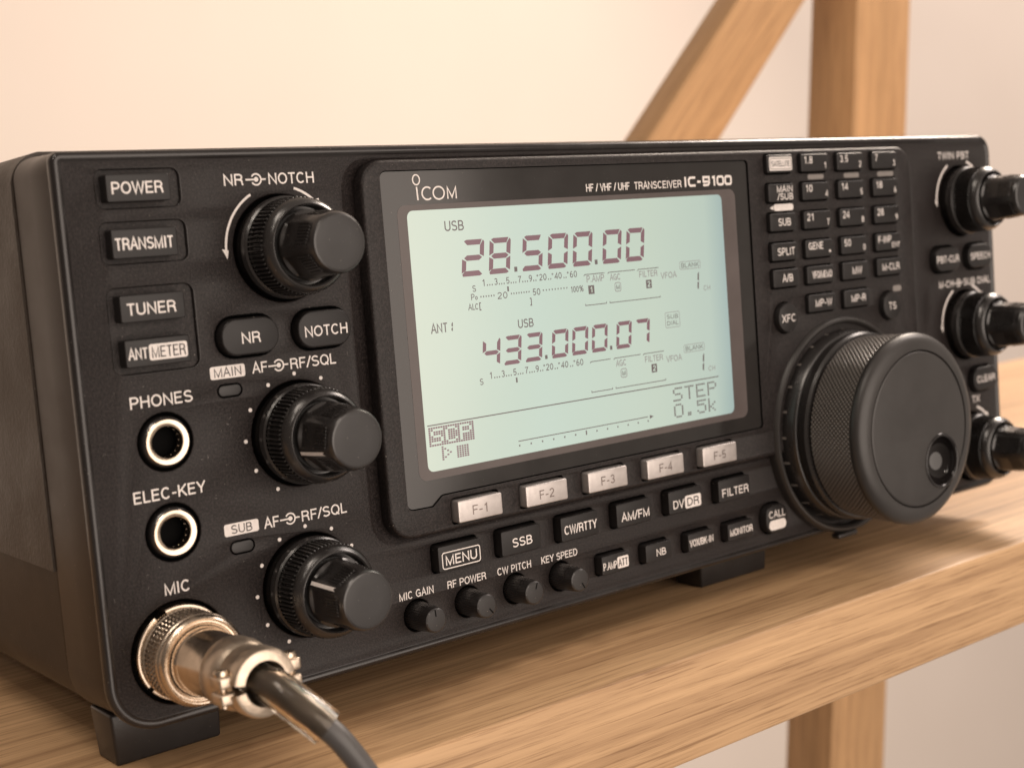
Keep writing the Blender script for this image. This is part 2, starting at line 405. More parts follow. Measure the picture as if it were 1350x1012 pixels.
# --- left hand recesses
rect_hole(8.5, 26.0, 104.7, 112.2, 1.5, .75)
rect_hole(8.4, 26.4, 93.8, 101.9, 1.5, .75)
rect_hole(8.5, 26.6, 72.0, 89.0, 1.7, .75)
PILLS = [(31.0, 44.3, 73.2, 80.9, 'NR'), (48.9, 62.2, 73.0, 80.9, 'NOTCH')]
for x0, x1, z0, z1, _ in PILLS: rect_hole(x0 - .45, x1 + .45, z0 - .45, z1 + .45, 3.9, 2.5, .3, hm, hm)
RP = [(279.6, 293.0, 73.0, 80.6, 'PBT-CLR'), (297.6, 311.0, 73.0, 80.6, 'SPEECH'), (279.6, 293.0, 32.6, 40.2, 'RIT'), (297.6, 311.0, 32.6, 40.2, 'CLEAR')]
for x0, x1, z0, z1, _ in RP: rect_hole(x0 - .45, x1 + .45, z0 - .45, z1 + .45, 3.6, 2.5, .3, hm, hm)
LED = [(30.1, 35.3, 65.0, 67.3), (29.5, 34.7, 32.0, 34.4)]
for q in LED: rect_hole(q[0] - .2, q[1] + .2, q[2] - .2, q[3] + .2, 1.25, 1.2, .15, hm, hm)
for cx, cz in KN: circ_hole(cx, cz, KR, 4.5, .35)
JK = [(17.5, 57.6), (17.2, 39.1)]
for cx, cz in JK: circ_hole(cx, cz, 6.0, 3.0, .25)
MC = (16.2, 14.5)
circ_hole(*MC, 10.7, 4.0, .3)
# --- lower rows of keys
LOW = [(79.8, 92.3, 17.7, 23.8, 'MENU'), (98.4, 110.6, 17.7, 23.8, 'SSB'), (117.2, 129.5, 17.6, 23.7, 'CW'), (136.0, 148.3, 17.6, 23.7, 'AM'), (154.8, 167.3, 17.6, 23.7, 'DV'), (174.0, 186.6, 17.5, 23.5, 'FIL')]
SML = [(129.8, 139.3, 6.5, 11.3, 'PAMP'), (145.3, 154.8, 6.4, 11.2, 'NB'), (161.1, 170.9, 6.3, 11.1, 'VOX'), (176.7, 186.8, 6.2, 11.0, 'MON')]
CALL = (192.6, 201.8, 4.9, 13.0)
for q in LOW + SML: rect_hole(q[0] - .4, q[1] + .4, q[2] - .4, q[3] + .4, .9, 2.5, .2, hm, hm)
rect_hole(CALL[0] - .4, CALL[1] + .4, CALL[2] - .4, CALL[3] + .4, 3.6, 2.5, .2, hm, hm)
POT = [74.4, 88.9, 103.4, 117.9]
for x in POT: circ_hole(x, 8.7, 3.8, 3, .25)
# --- sunken channel round the central block
ch = rr(63.8, 271.6, 25.6, 113.5, 7, 0, 8); holes.append(ch)
F.ring(ch, 0, rr(63.8, 271.6, 25.6, 113.5, 7, .5, 8), .16, pm)
F.ring(rr(63.8, 271.6, 25.6, 113.5, 7, .5, 8), .16, rr(63.8, 271.6, 25.6, 113.5, 7, 1.9, 8), 1.35, pm)
F.plate(rr(63.8, 271.6, 25.6, 113.5, 7, 1.9, 8), [], 1.35, pm)
F.plate(outer, holes, 0, pm)
# --- rim and side of the front moulding
prof = [(2.1, 0), (1.9, -.12), (1.45, -.42), (.95, -.46), (.45, -.25), (.12, .25), (0, .9), (0, 1.7), (.3, 2.3), (.75, 2.5)]
F.loft([[(x, y, z) for x, z in rr(0, W_, 0, H_, RO, i, 10)] for i, y in prof], M['lip'])
front_panel = F.build('front_panel', radio, (157.5, 0, 58), smooth=50)

sm = M['side']; B = MB()
RS = (10.5, 10, 6, 5)
B.loft([[(x, y, z) for x, z in rr(-.1, W_ + .1, .3, H_ + .9, RS, i, 10)] for i, y in [(.9, 2.45), (.7, 3.0), (.35, 12), (.0, 20.6), (.4, 21.0), (1.2, 21.1)]], sm)
B.build('front_housing', radio, (157.5, 10, 58), smooth=40)
B = MB()
B.loft([[(x, y, z) for x, z in rr(-.1, W_ + .1, .3, H_ + .9, (10.5, 10, 6, 5), i, 10)] for i, y in [(1.4, 21.0), (1.3, 21.6), (.35, 21.7), (.25, 22), (.25, 234), (1.5, 235)]], M['lowcase'], cap1=True)
B.build('lower_case', radio, (157.5, 120, 20), smooth=40)
# upper cover: a bent sheet over the lower case
B = MB()
def cover_prof(o):
    P = [(0 - o, 31.6)]
    P += [(0 - o, z) for z in (50, 80, 108)]
    P += [(7 - (7 + o) * cos(a), 110.6 + (7 + o) * sin(a)) for a in [rad(t) for t in range(10, 90, 10)]]
    P += [(60, 117.6 + o), (157, 117.6 + o), (255, 117.6 + o)]
    P += [(W_ - 7 + (7 + o) * sin(a), 110.6 + (7 + o) * cos(a)) for a in [rad(t) for t in range(10, 90, 10)]]
    P += [(W_ + o, z) for z in (108, 80, 50, 31.6)]
    return P
a_ = cover_prof(.55); b_ = cover_prof(-.2)
loop = lambda y: [(x, y, z) for x, z in a_] + [(x, y, z) for x, z in reversed(b_)]
B.loft([loop(21.5), loop(22.2), loop(120), loop(236)], M['cover'], True, True)
cover = B.build('top_cover', radio, (157.5, 120, 117), smooth=40)

# --- central block with display window and keypad
C = MB(); bm_ = M['block']; ch_holes = []
BX = (67.8, 268.3, 26.9, 112.7)
YB = -2.2
def bl(i): return rr(*BX, 6.2, i, 8)
C.loft([[(x, y, z) for x, z in bl(i)] for i, y in [(0, 1.4), (0, YB + .9), (.1, YB + .5), (.4, YB + .15), (.9, YB)]], bm_)
GLS = [(73.0, 36.2)] + arc(74.6, 35.2, 1.6, 1.6, 180, 270, 5) + [(80.0, 33.5), (82.9, 35.7), (192.6, 35.7)] + arc(192.6, 36.7, 1, 1, 270, 360, 5) + arc(192.3, 108.6, 1.3, 1.3, 0, 90, 5) + arc(74.6, 108.4, 1.6, 1.6, 90, 180, 5)
def grow(L, d):                # small outward offset of the window outline
    cx, cz = 133, 72
    return [(x + (d if x > cx else -d), z + (d if z > cz else -d)) for x, z in L]
G1 = grow(GLS, .22); ch_holes.append(G1)
C.ring(G1, YB, G1, YB + 1.3, hm); C.plate(G1, [], YB + 1.3, hm)
FK = [(85.2, 98.2), (105.5, 118.7), (125.6, 139.0), (146.1, 159.5), (166.8, 180.1)]
FZ = (28.6, 33.8)
for a, b in FK: rect_hole(a - .45, b + .45, FZ[0] - .4, FZ[1] + .5, .7, 2.6, .15, hm, hm, YB, C, ch_holes)
KX = [(200.6, 211.4), (215.2, 227.2), (231.4, 243.4), (247.9, 259.9)]
KZ = [108.7, 100.6, 92.4, 84.1, 76.6, 68.4]
KEYS = [['SATELLITE', '1.8 1', '3.5 2', '7 3'], ['MAIN/SUB', '10 4', '14 5', '18 6'], ['SUB', '21 7', '24 8', '28 9'], ['SPLIT', 'GENE .', '50 0', 'F-INP'], ['A/B', 'VFO/MEMO', 'MW', 'M-CLR'], [None, 'MP-W', 'MP-R', None]]
for r, z in enumerate(KZ):
    for c, (a, b) in enumerate(KX):
        if KEYS[r][c]: rect_hole(a - .35, b + .35, z - 2.85, z + 2.85, .8, 2, .12, hm, hm, YB, C, ch_holes, 4)
RND = [(205.4, 65.4, 'XFC'), (253.5, 64.8, 'TS')]
for cx, cz, _ in RND: circ_hole(cx, cz, 4.5, 2, .15, YB, C, ch_holes)
C.plate(bl(.9), ch_holes, YB, bm_)
block = C.build('display_surround', radio, (168, 0, 70), smooth=50)

# --- display
D = MB(); D.plate(GLS, [], -1.75, M['glass']); D.ring(GLS, -1.75, GLS, -1.0, M['glass'])
window = D.build('display_window', radio, (133, -1.75, 72))
D = MB(); fo = rr(76.9, 188.3, 39.5, 102.4, 2.2); so = rr(79.5, 182.9, 41.3, 101.1, 1.6)
D.plate(fo, [so], -1.78, M['frame']); D.build('lcd_border', window, (133, -1.78, 72))
D = MB(); D.plate(so, [], -1.775, M['lcd']); screen = D.build('lcd_screen', window, (79.5, -1.775, 41.3))
YL = -1.80
def lcd(name, fn, label=None):
    mb = MB(); fn(mb); mb.build(name, window, (133, YL, 72), recalc=False, label=label)
SEG = {'0': 'abcdef', '2': 'abged', '3': 'abgcd', '4': 'fgbc', '5': 'afgcd', '7': 'abc', '8': 'abcdefg', '1': 'bc'}
def seg7(mb, ch, x0, z0, w, h, t, sl, m):
    g = .10 * t / .8
    def P(L): mb.add([(x0 + a + sl * b, YL, z0 + b) for a, b in L], [tuple(range(len(L)))], m)
    k = .25
    for s_ in SEG[ch]:
        if s_ == 'a': P([(g + t * .2, h - t * .25), (t * .75 + g, h), (w - t * .45 - g, h), (w - t - g * .2, h - t), (t + g, h - t)])
        if s_ == 'd': P([(t * .2 + g, 0), (w - t * .7 - g, 0), (w - t * .15 - g, t * .25), (w - t - g, t), (t * .6 + g, t), (g, t * .4)])
        if s_ == 'g': P([(t * .35 + g, h / 2), (t + g, h / 2 + t / 2), (w - t - g, h / 2 + t / 2), (w - t * .3 - g, h / 2), (w - t - g, h / 2 - t / 2), (t + g, h / 2 - t / 2)])
        if s_ == 'f': P([(0, h - t * .45), (t, h - t - g), (t, h / 2 + t * .6), (0, h / 2 + t * .15)])
        if s_ == 'e': P([(0, t * .6), (t, t + g), (t, h / 2 - t * .6), (0, h / 2 - t * .15)])
        if s_ == 'b': P([(w, h - t * .5), (w - t * .35, h - g), (w - t, h - t - g), (w - t, h / 2 + t * .6), (w, h / 2 + t * .15)])
        if s_ == 'c': P([(w, t * .6), (w - t, t + g), (w - t, h / 2 - t * .6), (w, h / 2 - t * .15)])
for ch_, x in zip('2850000', (93.4, 101.4, 111.5, 119.6, 127.7, 137.7, 145.8)):
    lcd('frequency_digit', lambda mb: seg7(mb, ch_, x, 85.2, 6.4, 8.5, 1.25, .13, M['seg']))
for ch_, x in zip('43300007', (97.3, 103.8, 110.4, 118.8, 125.4, 132.0, 140.4, 146.9)):
    lcd('frequency_digit', lambda mb: seg7(mb, ch_, x, 63.3, 5.3, 6.9, 1.02, .12, M['seg']))
for x, z, r in ((109.2, 85.3, .95), (135.2, 85.3, .95), (116.7, 63.4, .8), (138.3, 63.4, .8)): lcd('decimal_point', lambda mb: rect(mb, x, x + r, z, z + r * 1.25, YL, M['segthin']))
st = M['segthin']; sf = M['segfaint']
def L(s, x0, x1, z, h, m=st, t=.14): lcd('lcd_text', lambda mb: text(mb, s, x0, x1, z, h, YL, m, t))
L('USB', 89.6, 95.2, 96.0, 2.35); L('USB', 109.0, 113.9, 71.7, 2.1); L('ANT', 83.5, 88.2, 72.9, 2.2)
L('S', 96.2, 97.3, 81.5, 1.5); L('P', 95.6, 96.7, 79.6, 1.45); L('o', 96.8, 97.6, 79.6, 1.4); L('A', 94.6, 95.7, 77.3, 1.45); L('L', 95.8, 96.6, 77.3, 1.45); L('C', 96.6, 97.6, 77.3, 1.45)
L('[', 97.8, 98.5, 77.0, 1.9); L(']', 113.2, 113.9, 76.8, 1.9); L('S', 96.2, 97.3, 59.5, 1.5)
def srow(z):
    for s, x in (('1', 99.1), ('3', 102.8), ('5', 106.4), ('7', 110.0), ('9', 113.4)): L(s, x, x + 1.1, z, 1.6)
    for s, x in (('+', 115.8), ('20', 116.7), ('+', 120.6), ('40', 121.6), ('+', 125.6), ('60', 126.6)):
        if s == '+': L(s, x, x + .8, z + .5, 1.3)
        else: L(s, x, x + 2.4, z, 1.6)
    def dots(mb):
        for a, n in ((100.6, 3), (104.2, 3), (107.8, 3), (111.4, 3), (114.8, 2), (119.5, 2), (124.5, 2)):
            for k in range(n): rect(mb, a + k * .72, a + k * .72 + .3, z, z + .35, YL, st)
    lcd('meter_dots', dots)
srow(82.6); srow(60.6)
def podots(mb):
    for a, n in ((98.4, 6), (107.6, 8), (117.6, 9)):
        for k in range(n): sp_ = .95 if a > 115 else .78; rect(mb, a + k * sp_, a + k * sp_ + .32, 80.0, 80.38, YL, st)
lcd('meter_dots', podots); L('20', 103.4, 106.6, 79.2, 1.6); L('50', 114.3, 116.8, 79.2, 1.6); L('100', 126.5, 129.2, 78.9, 1.5); L('%', 129.4, 130.8, 78.9, 1.5)
lcd('meter_bar', lambda mb: (rect(mb, 106.6, 107.1, 80.8, 82.0, YL - .004, st)))
lcd('meter_bar', lambda mb: (rect(mb, 107.1, 107.6, 58.8, 60.0, YL, st)))
def brk(mb, z, zb):
    for a, b in ((131.2, 138.2), (139.3, 148.8), (149.7, 157.3)): ribbon(mb, [(a, z - .35), (a + .3, z), (b, z)], .2, YL, st)
    for a, b in ((131.1, 138.2), (139.4, 157.3)): ribbon(mb, [(a, zb + .4), (a, zb), (b, zb), (b, zb + .4)], .2, YL, st)
lcd('lcd_bracket', lambda mb: brk(mb, 83.0, 75.3)); lcd('lcd_bracket', lambda mb: brk(mb, 61.1, 53.4))
def icon(mb, s, cx, cz, full=True):
    if full:
        rect(mb, cx - 1.0, cx + 1.0, cz - 1.1, cz + 1.1, YL, st); text(mb, s, cx - .55, cx + .55, cz - .7, 1.4, YL - .02, M['lcd'], .17)
    else:
        ribbon(mb, rr(cx - 1, cx + 1, cz - 1.1, cz + 1.1, .5) + [rr(cx - 1, cx + 1, cz - 1.1, cz + 1.1, .5)[0]], .2, YL, sf); text(mb, s, cx - .6, cx + .6, cz - .6, 1.2, YL, st, .17)
L('P.AMP', 132.0, 138.0, 81.0, 1.7, sf); L('AGC', 140.0, 143.6, 80.9, 1.6, sf); L('FILTER', 150.2, 156.8, 80.9, 1.6, sf); L('VFOA', 158.0, 163.8, 80.0, 1.6, sf)
lcd('lcd_icon', lambda mb: icon(mb, '1', 133.4, 79.1)); lcd('lcd_icon', lambda mb: icon(mb, 'M', 142.5, 79.1, False)); lcd('lcd_icon', lambda mb: icon(mb, '2', 153.5, 79.0))
L('AGC', 140.0, 143.6, 58.9, 1.6, sf); L('FILTER', 150.2, 156.8, 58.8, 1.6, sf); L('VFOA', 158.0, 163.8, 58.0, 1.6, sf)
lcd('lcd_icon', lambda mb: icon(mb, 'M', 142.5, 57.0, False)); lcd('lcd_icon', lambda mb: icon(mb, '2', 153.4, 57.0))
def blank(mb, x0, x1, z, words, h=.95):
    l = rr(x0, x1, z - 1.0 * len(words), z + 1.0 * len(words), .4)
    ribbon(mb, l + [l[0]], .14, YL, sf)
    for i, wd in enumerate(words): text(mb, wd, x0 + .5, x1 - .5, z - h / 2 + (len(words) - 1) * (.5 - i) * 1.7, h, YL - .03, st, .14)
lcd('lcd_box', lambda mb: blank(mb, 165.2, 173.0, 82.9, ['BLANK'], 1.2)); lcd('lcd_box', lambda mb: blank(mb, 164.8, 172.6, 60.8, ['BLANK'], 1.2)); lcd('lcd_box', lambda mb: blank(mb, 158.6, 163.9, 69.0, ['SUB', 'DIAL'], 1.1))
for z in (75.9, 53.9): lcd('channel_digit', lambda mb: seg7(mb, '1', 168.7, z, 3.2, 5.0, .55, .1, st))
lcd('antenna_digit', lambda mb: seg7(mb, '1', 88.2, 72.7, 1.4, 2.4, .4, .1, st))
L('CH', 173.7, 176.4, 75.7, 1.3, sf); L('CH', 173.6, 176.3, 53.9, 1.3, sf)
lcd('lcd_rule', lambda mb: rect(mb, 80.2, 177.4, 51.85, 52.12, YL, st))
PX = {'S': ['01111', '10000', '10000', '01110', '00001', '00001', '11110'], 'T': ['11111', '00100', '00100', '00100', '00100', '00100', '00100'], 'E': ['11111', '10000', '10000', '11110', '10000', '10000', '11111'],
      'P': ['11110', '10001', '10001', '11110', '10000', '10000', '10000'], 'C': ['01110', '10001', '10000', '10000', '10000', '10001', '01110'], '0': ['01110', '10001', '10001', '10001', '10001', '10001', '01110'],
      '.': ['00000', '00000', '00000', '00000', '00000', '01100', '01100'], '5': ['11111', '10000', '11110', '00001', '00001', '10001', '01110'], 'k': ['10000', '10000', '10010', '10100', '11000', '10100', '10010']}
def pix(mb, s, x0, z0, dx, dz, m, invert=False, extra=0):
    cols = len(s) * 6 + (1 if invert else -1)
    for c in range(cols):
        for r in range(9 if invert else 7):
            if invert:
                rr_i, cc = r - 1, c - 1; on = True
                if 0 <= rr_i < 7 and cc >= 0 and cc // 6 < len(s) and cc % 6 < 5: on = PX[s[cc // 6]][rr_i][cc % 6] == '0'
            else:
                on = c % 6 < 5 and PX[s[c // 6]][r][c % 6] == '1'
            if on: rect(mb, x0 + c * dx, x0 + c * dx + dx * .8, z0 - r * dz - dz * .8, z0 - r * dz, YL, m)
lcd('dot_matrix_text', lambda mb: pix(mb, 'STEP', 159.6, 50.9, .73, .53, st)); lcd('dot_matrix_text', lambda mb: pix(mb, '0.5k', 159.6, 46.5, .73, .53, st))
lcd('dot_matrix_text', lambda mb: pix(mb, 'SCP', 80.4, 51.5, .69, .50, M['seg'], True))
def tri(mb):
    for i in range(4):
        for j in range(7):
            if i == 0 or (i == 1 and j in (1, 5)) or (i == 2 and j in (2, 4)) or (i == 3 and j == 3): rect(mb, 83.7 + i * .75, 84.25 + i * .75, 46.4 - j * .48, 46.75 - j * .48, YL, M['seg'])
    for i in range(5):
        for j in range(6): rect(mb, 88.0 + i * .72, 88.55 + i * .72, 45.9 - j * .48, 46.25 - j * .48, YL, M['seg'])
lcd('play_stop_mark', tri)
def axis(mb):
    rect(mb, 106.4, 150.0, 44.5, 44.72, YL, st)
    for k in range(13):
        x = 106.5 + k * 3.6; rect(mb, x, x + .4, 43.3 if k != 6 else 43.0, 43.75 if k != 6 else 44.1, YL, st)
    mb.add([(150.6, YL, 44.0), (152.0, YL, 44.5), (150.6, YL, 45.0)], [(0, 1, 2)], st)
lcd('scope_scale', axis)
# --- maker's mark and model line above the display
LG = lambda name, fn: (lambda mb: (fn(mb), mb.build(name, window, (133, -1.8, 105), recalc=False)))(MB())
def logo(mb):
    w = M['print']; y = -1.80
    ribbon(mb, arc(82.8, 108.0, .95, 1.12, 0, 360, 28), .32, y, w); ribbon(mb, [(82.9, 103.4), (82.75, 106.4)], .40, y, w)
    ribbon(mb, arc(85.6, 104.85, 1.45, 1.42, 48, 312, 20), .38, y, w); ribbon(mb, arc(88.8, 104.85, 1.55, 1.42, 0, 360, 28), .38, y, w)
    ribbon(mb, [(91.3, 103.4), (91.3, 106.05), (92.5, 103.75), (93.7, 106.05), (93.7, 103.4)], .37, y, w)
LG('maker_mark', logo)
def model(mb):
    w = M['print']; y = -1.80
    text(mb, 'HF / VHF / UHF', 134.0, 149.0, 103.5, 1.9, y, w, .15); text(mb, 'TRANSCEIVER', 150.6, 167.9, 103.5, 1.9, y, w, .15)
LG('model_line', model)
def model2(mb):
    w = M['print']; y = -1.80; b = 103.5; h = 2.7; t = .62
    G = lambda P: ribbon(mb, P, t, y, w)
    G([(169.4, b), (169.4, b + h)])
    G([(173.2, b + h - .3), (171.2, b + h - .3), (170.7, b + h - .8), (170.7, b + .8), (171.2, b + .3), (173.2, b + .3)])
    G([(173.9, b + 1.25), (175.2, b + 1.25)])
    G([(178.4, b + 1.2), (176.3, b + 1.2), (176.3, b + h - .3), (178.5, b + h - .3), (178.5, b + .8), (178.0, b + .3), (176.1, b + .3)])
    G([(179.7, b + h - .5), (180.5, b + h - .3), (180.5, b)])
    for x in (182.9, 186.0):
        l = rr(x - 1.15, x + 1.15, b + .3, b + h - .3, .6); G(l + [l[0]])
LG('model_mark', model2)

# --- printing on the front panel
pw = M['print']; YP = -.02
def P(fn, label=None, name='panel_legend', parent=None, m=None):
    mb = MB(); fn(mb); mb.build(name, parent or front_panel, (157.5, 0, 58), recalc=False, label=label)
def tx(s, x0, x1, z, h, y=YP, parent=None, t=.148): P(lambda mb: text(mb, s, x0, x1, z, h, y, pw, t), None, 'panel_legend', parent)
P(lambda mb: (text(mb, 'NR', 35.8, 40.4, 108.3, 2.35, YP, pw), dualsym(mb, 43.4, 109.4, YP, pw), text(mb, 'NOTCH', 46.2, 57.4, 108.3, 2.35, YP, pw)))
tx('PHONES', 10.7, 24.3, 65.0, 2.4); tx('ELEC-KEY', 9.4, 25.1, 46.1, 2.4); tx('MIC', 13.9, 19.6, 26.6, 2.4)
for dx, dz in ((0, 0), (-.7, -33.1)):
    P(lambda mb: (text(mb, 'AF', 38.3 + dx, 41.9 + dx, 69.0 + dz, 2.3, YP, pw), dualsym(mb, 44.6 + dx, 70.1 + dz, YP, pw), text(mb, 'RF/SQL', 47.3 + dx, 58.8 + dx, 68.9 + dz, 2.3, YP, pw)))
def tag(s, x0, x1, z0, z1, y=YP, inset=.8, r=.5, parent=None, th=.72, m=None):
    def f(mb):
        patch(mb, rr(x0, x1, z0, z1, r), y, m or pw)
        if s: text(mb, s, x0 + inset, x1 - inset, z0 + (z1 - z0) * (1 - th) / 2, (z1 - z0) * th, y - .03, M['darkprint'], .12)
    P(f, None, 'panel_tag', parent)
tag('MAIN', 28.6, 36.6, 68.75, 71.4); tag('SUB', 28.3, 36.3, 35.85, 38.45, inset=1.5)
for s, a, b in (('MIC GAIN', 69.7, 79.4), ('RF POWER', 83.3, 94.8), ('CW PITCH', 98.2, 108.8), ('KEY SPEED', 112.0, 123.9)): tx(s, a, b, 12.9, 1.8, t=.15)
tx('TWIN PBT', 286.0, 303.2, 108.5, 2.3)
P(lambda mb: (text(mb, 'M-CH', 283.6, 291.5, 67.6, 2.2, YP, pw), dualsym(mb, 294.3, 68.6, YP, pw), text(mb, 'SUB DIAL', 297.0, 312.4, 67.6, 2.2, YP, pw)))
P(lambda mb: (text(mb, 'RIT', 285.0, 290.0, 28.7, 2.2, YP, pw), dualsym(mb, 293.4, 29.8, YP, pw), text(mb, 'TX', 299.0, 303.4, 28.7, 2.2, YP, pw)))
def arrows(cx, cz, sw=.52):
    def f(mb):
        ribbon(mb, arc(cx, cz, 13.15, 13.15, 119, 180, 14), sw, YP, pw)
        mb.add([(cx - 13.15 - .95, YP - .01, cz + .6), (cx - 13.0, YP - .01, cz - 1.6), (cx - 13.15 + .55, YP - .01, cz + .2)], [(0, 1, 2)], pw)
        ribbon(mb, arc(cx, cz, 13.15, 13.15, 72, 44, 8), sw, YP, pw)
        mb.add([(cx + 8.6, YP - .01, cz + 9.8), (cx + 10.6, YP - .01, cz + 8.4), (cx + 9.9, YP - .01, cz + 10.2)], [(0, 1, 2)], pw)
    P(f, None, 'turn_arrows')
for i in (0, 3, 4, 5): arrows(*KN[i], .52 if i == 0 else .75)
for i in (1, 2):
    P(lambda mb: [disc(mb, KN[i][0] + 12.9 * sin(rad(a)), KN[i][1] + 12.9 * cos(rad(a)), .43, YP, pw) for a in range(-150, 151, 30)], None, 'scale_dots')
# lint caught in the grain of the panel
def lint(mb):
    for x, z, n in ((4.2, 58, 2), (14, 68.4, 1), (30.5, 60, 3), (60, 45, 2), (25.4, 52.2, 3), (26.8, 44, 2), (60.5, 70.5, 1), (10, 30, 2), (34, 14, 2), (2.6, 26.5, 1)):
        for _ in range(n):
            a = random.uniform(0, PI); l = random.uniform(.35, .9); xx = x + random.uniform(-1.4, 1.4); zz = z + random.uniform(-1.4, 1.4); c = random.uniform(-.25, .25)
            ribbon(mb, [(xx, zz), (xx + l * .5 * cos(a), zz + l * .5 * sin(a) + c), (xx + l * cos(a), zz + l * sin(a))], .045, -.015, M['printdim'])
P(lint, 'thin lint fibres caught in the grain of the panel', 'lint')

# --- keys
bt = M['button']
def key(rect_, r, y0, y1, bev, m, fn=None, label=None, name='push_button', n=5):
    mb = MB(); mb.button(rect_, r, y0, y1, bev, m, n)
    c = ((rect_[0] + rect_[1]) / 2, y1, (rect_[2] + rect_[3]) / 2)
    o = mb.build(name, radio, c, label=label)
    if fn:
        q = MB(); fn(q); q.build('key_legend', o, c, recalc=False)
    return o
yb = -2.4; YK = yb - .02
key((9.6, 22.9, 105.75, 111.15), .5, .8, yb, .22, bt, lambda q: text(q, 'POWER', 10.6, 21.4, 107.3, 2.35, YK, pw))
key((9.6, 23.3, 94.75, 100.5), .5, .8, yb, .22, bt, lambda q: text(q, 'TRANSMIT', 10.2, 22.4, 96.4, 2.35, YK, pw))
key((9.9, 23.5, 82.2, 87.6), .5, .8, yb, .22, bt, lambda q: text(q, 'TUNER', 11.2, 21.6, 83.6, 2.35, YK, pw))
def antm(q):
    text(q, 'ANT', 10.6, 14.6, 74.9, 2.2, YK, pw); patch(q, rr(14.9, 23.1, 74.4, 77.6, .5), YK, pw); text(q, 'METER', 15.4, 22.7, 74.85, 2.3, YK - .03, M['darkprint'], .11)
key((10.0, 23.7, 73.35, 78.8), .5, .8, yb, .22, bt, antm)
key((PILLS[0][0], PILLS[0][1], PILLS[0][2], PILLS[0][3]), 3.6, 2.4, -2.1, .42, bt, lambda q: text(q, 'NR', 35.4, 39.9, 75.6, 2.3, -2.12, pw), n=8)
key((PILLS[1][0], PILLS[1][1], PILLS[1][2], PILLS[1][3]), 3.6, 2.4, -2.1, .42, bt, lambda q: text(q, 'NOTCH', 50.4, 61.2, 75.4, 2.3, -2.12, pw), n=8)
for (x0, x1, z0, z1, s), (a, b) in zip(RP, ((280.2, 292.0), (298.6, 310.0), (283.4, 289.5), (299.2, 309.6))):
    key((x0, x1, z0, z1), 3.4, 2.4, -2.1, .42, bt, lambda q: text(q, s, a, b, (z0 + z1) / 2 - 1.1, 2.2, -2.12, pw), n=8)
for q_ in LED: key(q_, 1.15, 1, -.12, .2, M['knobcap'], name='indicator_light', n=6)
def lk(i, fn): x0, x1, z0, z1, _ = LOW[i]; key((x0, x1, z0, z1), .55, 2.3, yb, .24, bt, fn)
def menu(q):
    l = rr(80.9, 91.8, 18.35, 22.15, .6); ribbon(q, l + [l[0]], .26, YK, pw); text(q, 'MENU', 81.7, 91.0, 19.1, 2.3, YK, pw)
lk(0, menu)
lk(1, lambda q: text(q, 'SSB', 101.6, 107.9, 19.4, 2.2, YK, pw)); lk(2, lambda q: text(q, 'CW/RTTY', 118.2, 129.0, 19.3, 2.2, YK, pw))
lk(3, lambda q: text(q, 'AM/FM', 137.6, 147.6, 19.0, 2.2, YK, pw))
def dv(q): text(q, 'DV', 156.3, 160.4, 18.9, 2.2, YK, pw); patch(q, rr(160.8, 166.9, 18.3, 21.7, .6), YK, pw); text(q, 'DR', 161.5, 166.2, 18.9, 2.2, YK - .03, M['darkprint'])
lk(4, dv); lk(5, lambda q: text(q, 'FILTER', 175.2, 186.0, 18.8, 2.2, YK, pw))
def sk(i, fn): x0, x1, z0, z1, _ = SML[i]; key((x0, x1, z0, z1), .5, 2.3, yb, .22, bt, fn)
def pa(q): text(q, 'P.AMP', 130.2, 134.9, 7.7, 1.9, YK, pw); patch(q, rr(135.1, 139.0, 7.3, 10.3, .4), YK, pw); text(q, 'ATT', 135.4, 138.7, 7.8, 1.9, YK - .03, M['darkprint'])
sk(0, pa); sk(1, lambda q: text(q, 'NB', 149.0, 152.6, 7.7, 1.9, YK, pw)); sk(2, lambda q: text(q, 'VOX/BK-IN', 161.6, 170.7, 7.6, 1.9, YK, pw)); sk(3, lambda q: text(q, 'MONITOR', 177.4, 186.6, 7.5, 1.9, YK, pw))
def call(q): text(q, 'CALL', 193.7, 200.7, 9.4, 2.0, YK, pw); patch(q, rr(193.6, 200.8, 5.9, 8.7, 1.3), YK, pw)
key(CALL, 3.3, 2.3, yb, .5, bt, call, n=8)
# five light metal function keys
for k, (a, b) in enumerate(FK):
    key((a, b, FZ[0], FZ[1]), .5, .3, -4.3, .3, M['satin'], lambda q: text(q, 'F-%d' % (k + 1), (a + b) / 2 - 2.5, (a + b) / 2 + 2.3, 30.0, 2.2, -4.32, M['emboss'], .14), name='function_key', label='light metal function key marked F-%d' % (k + 1))
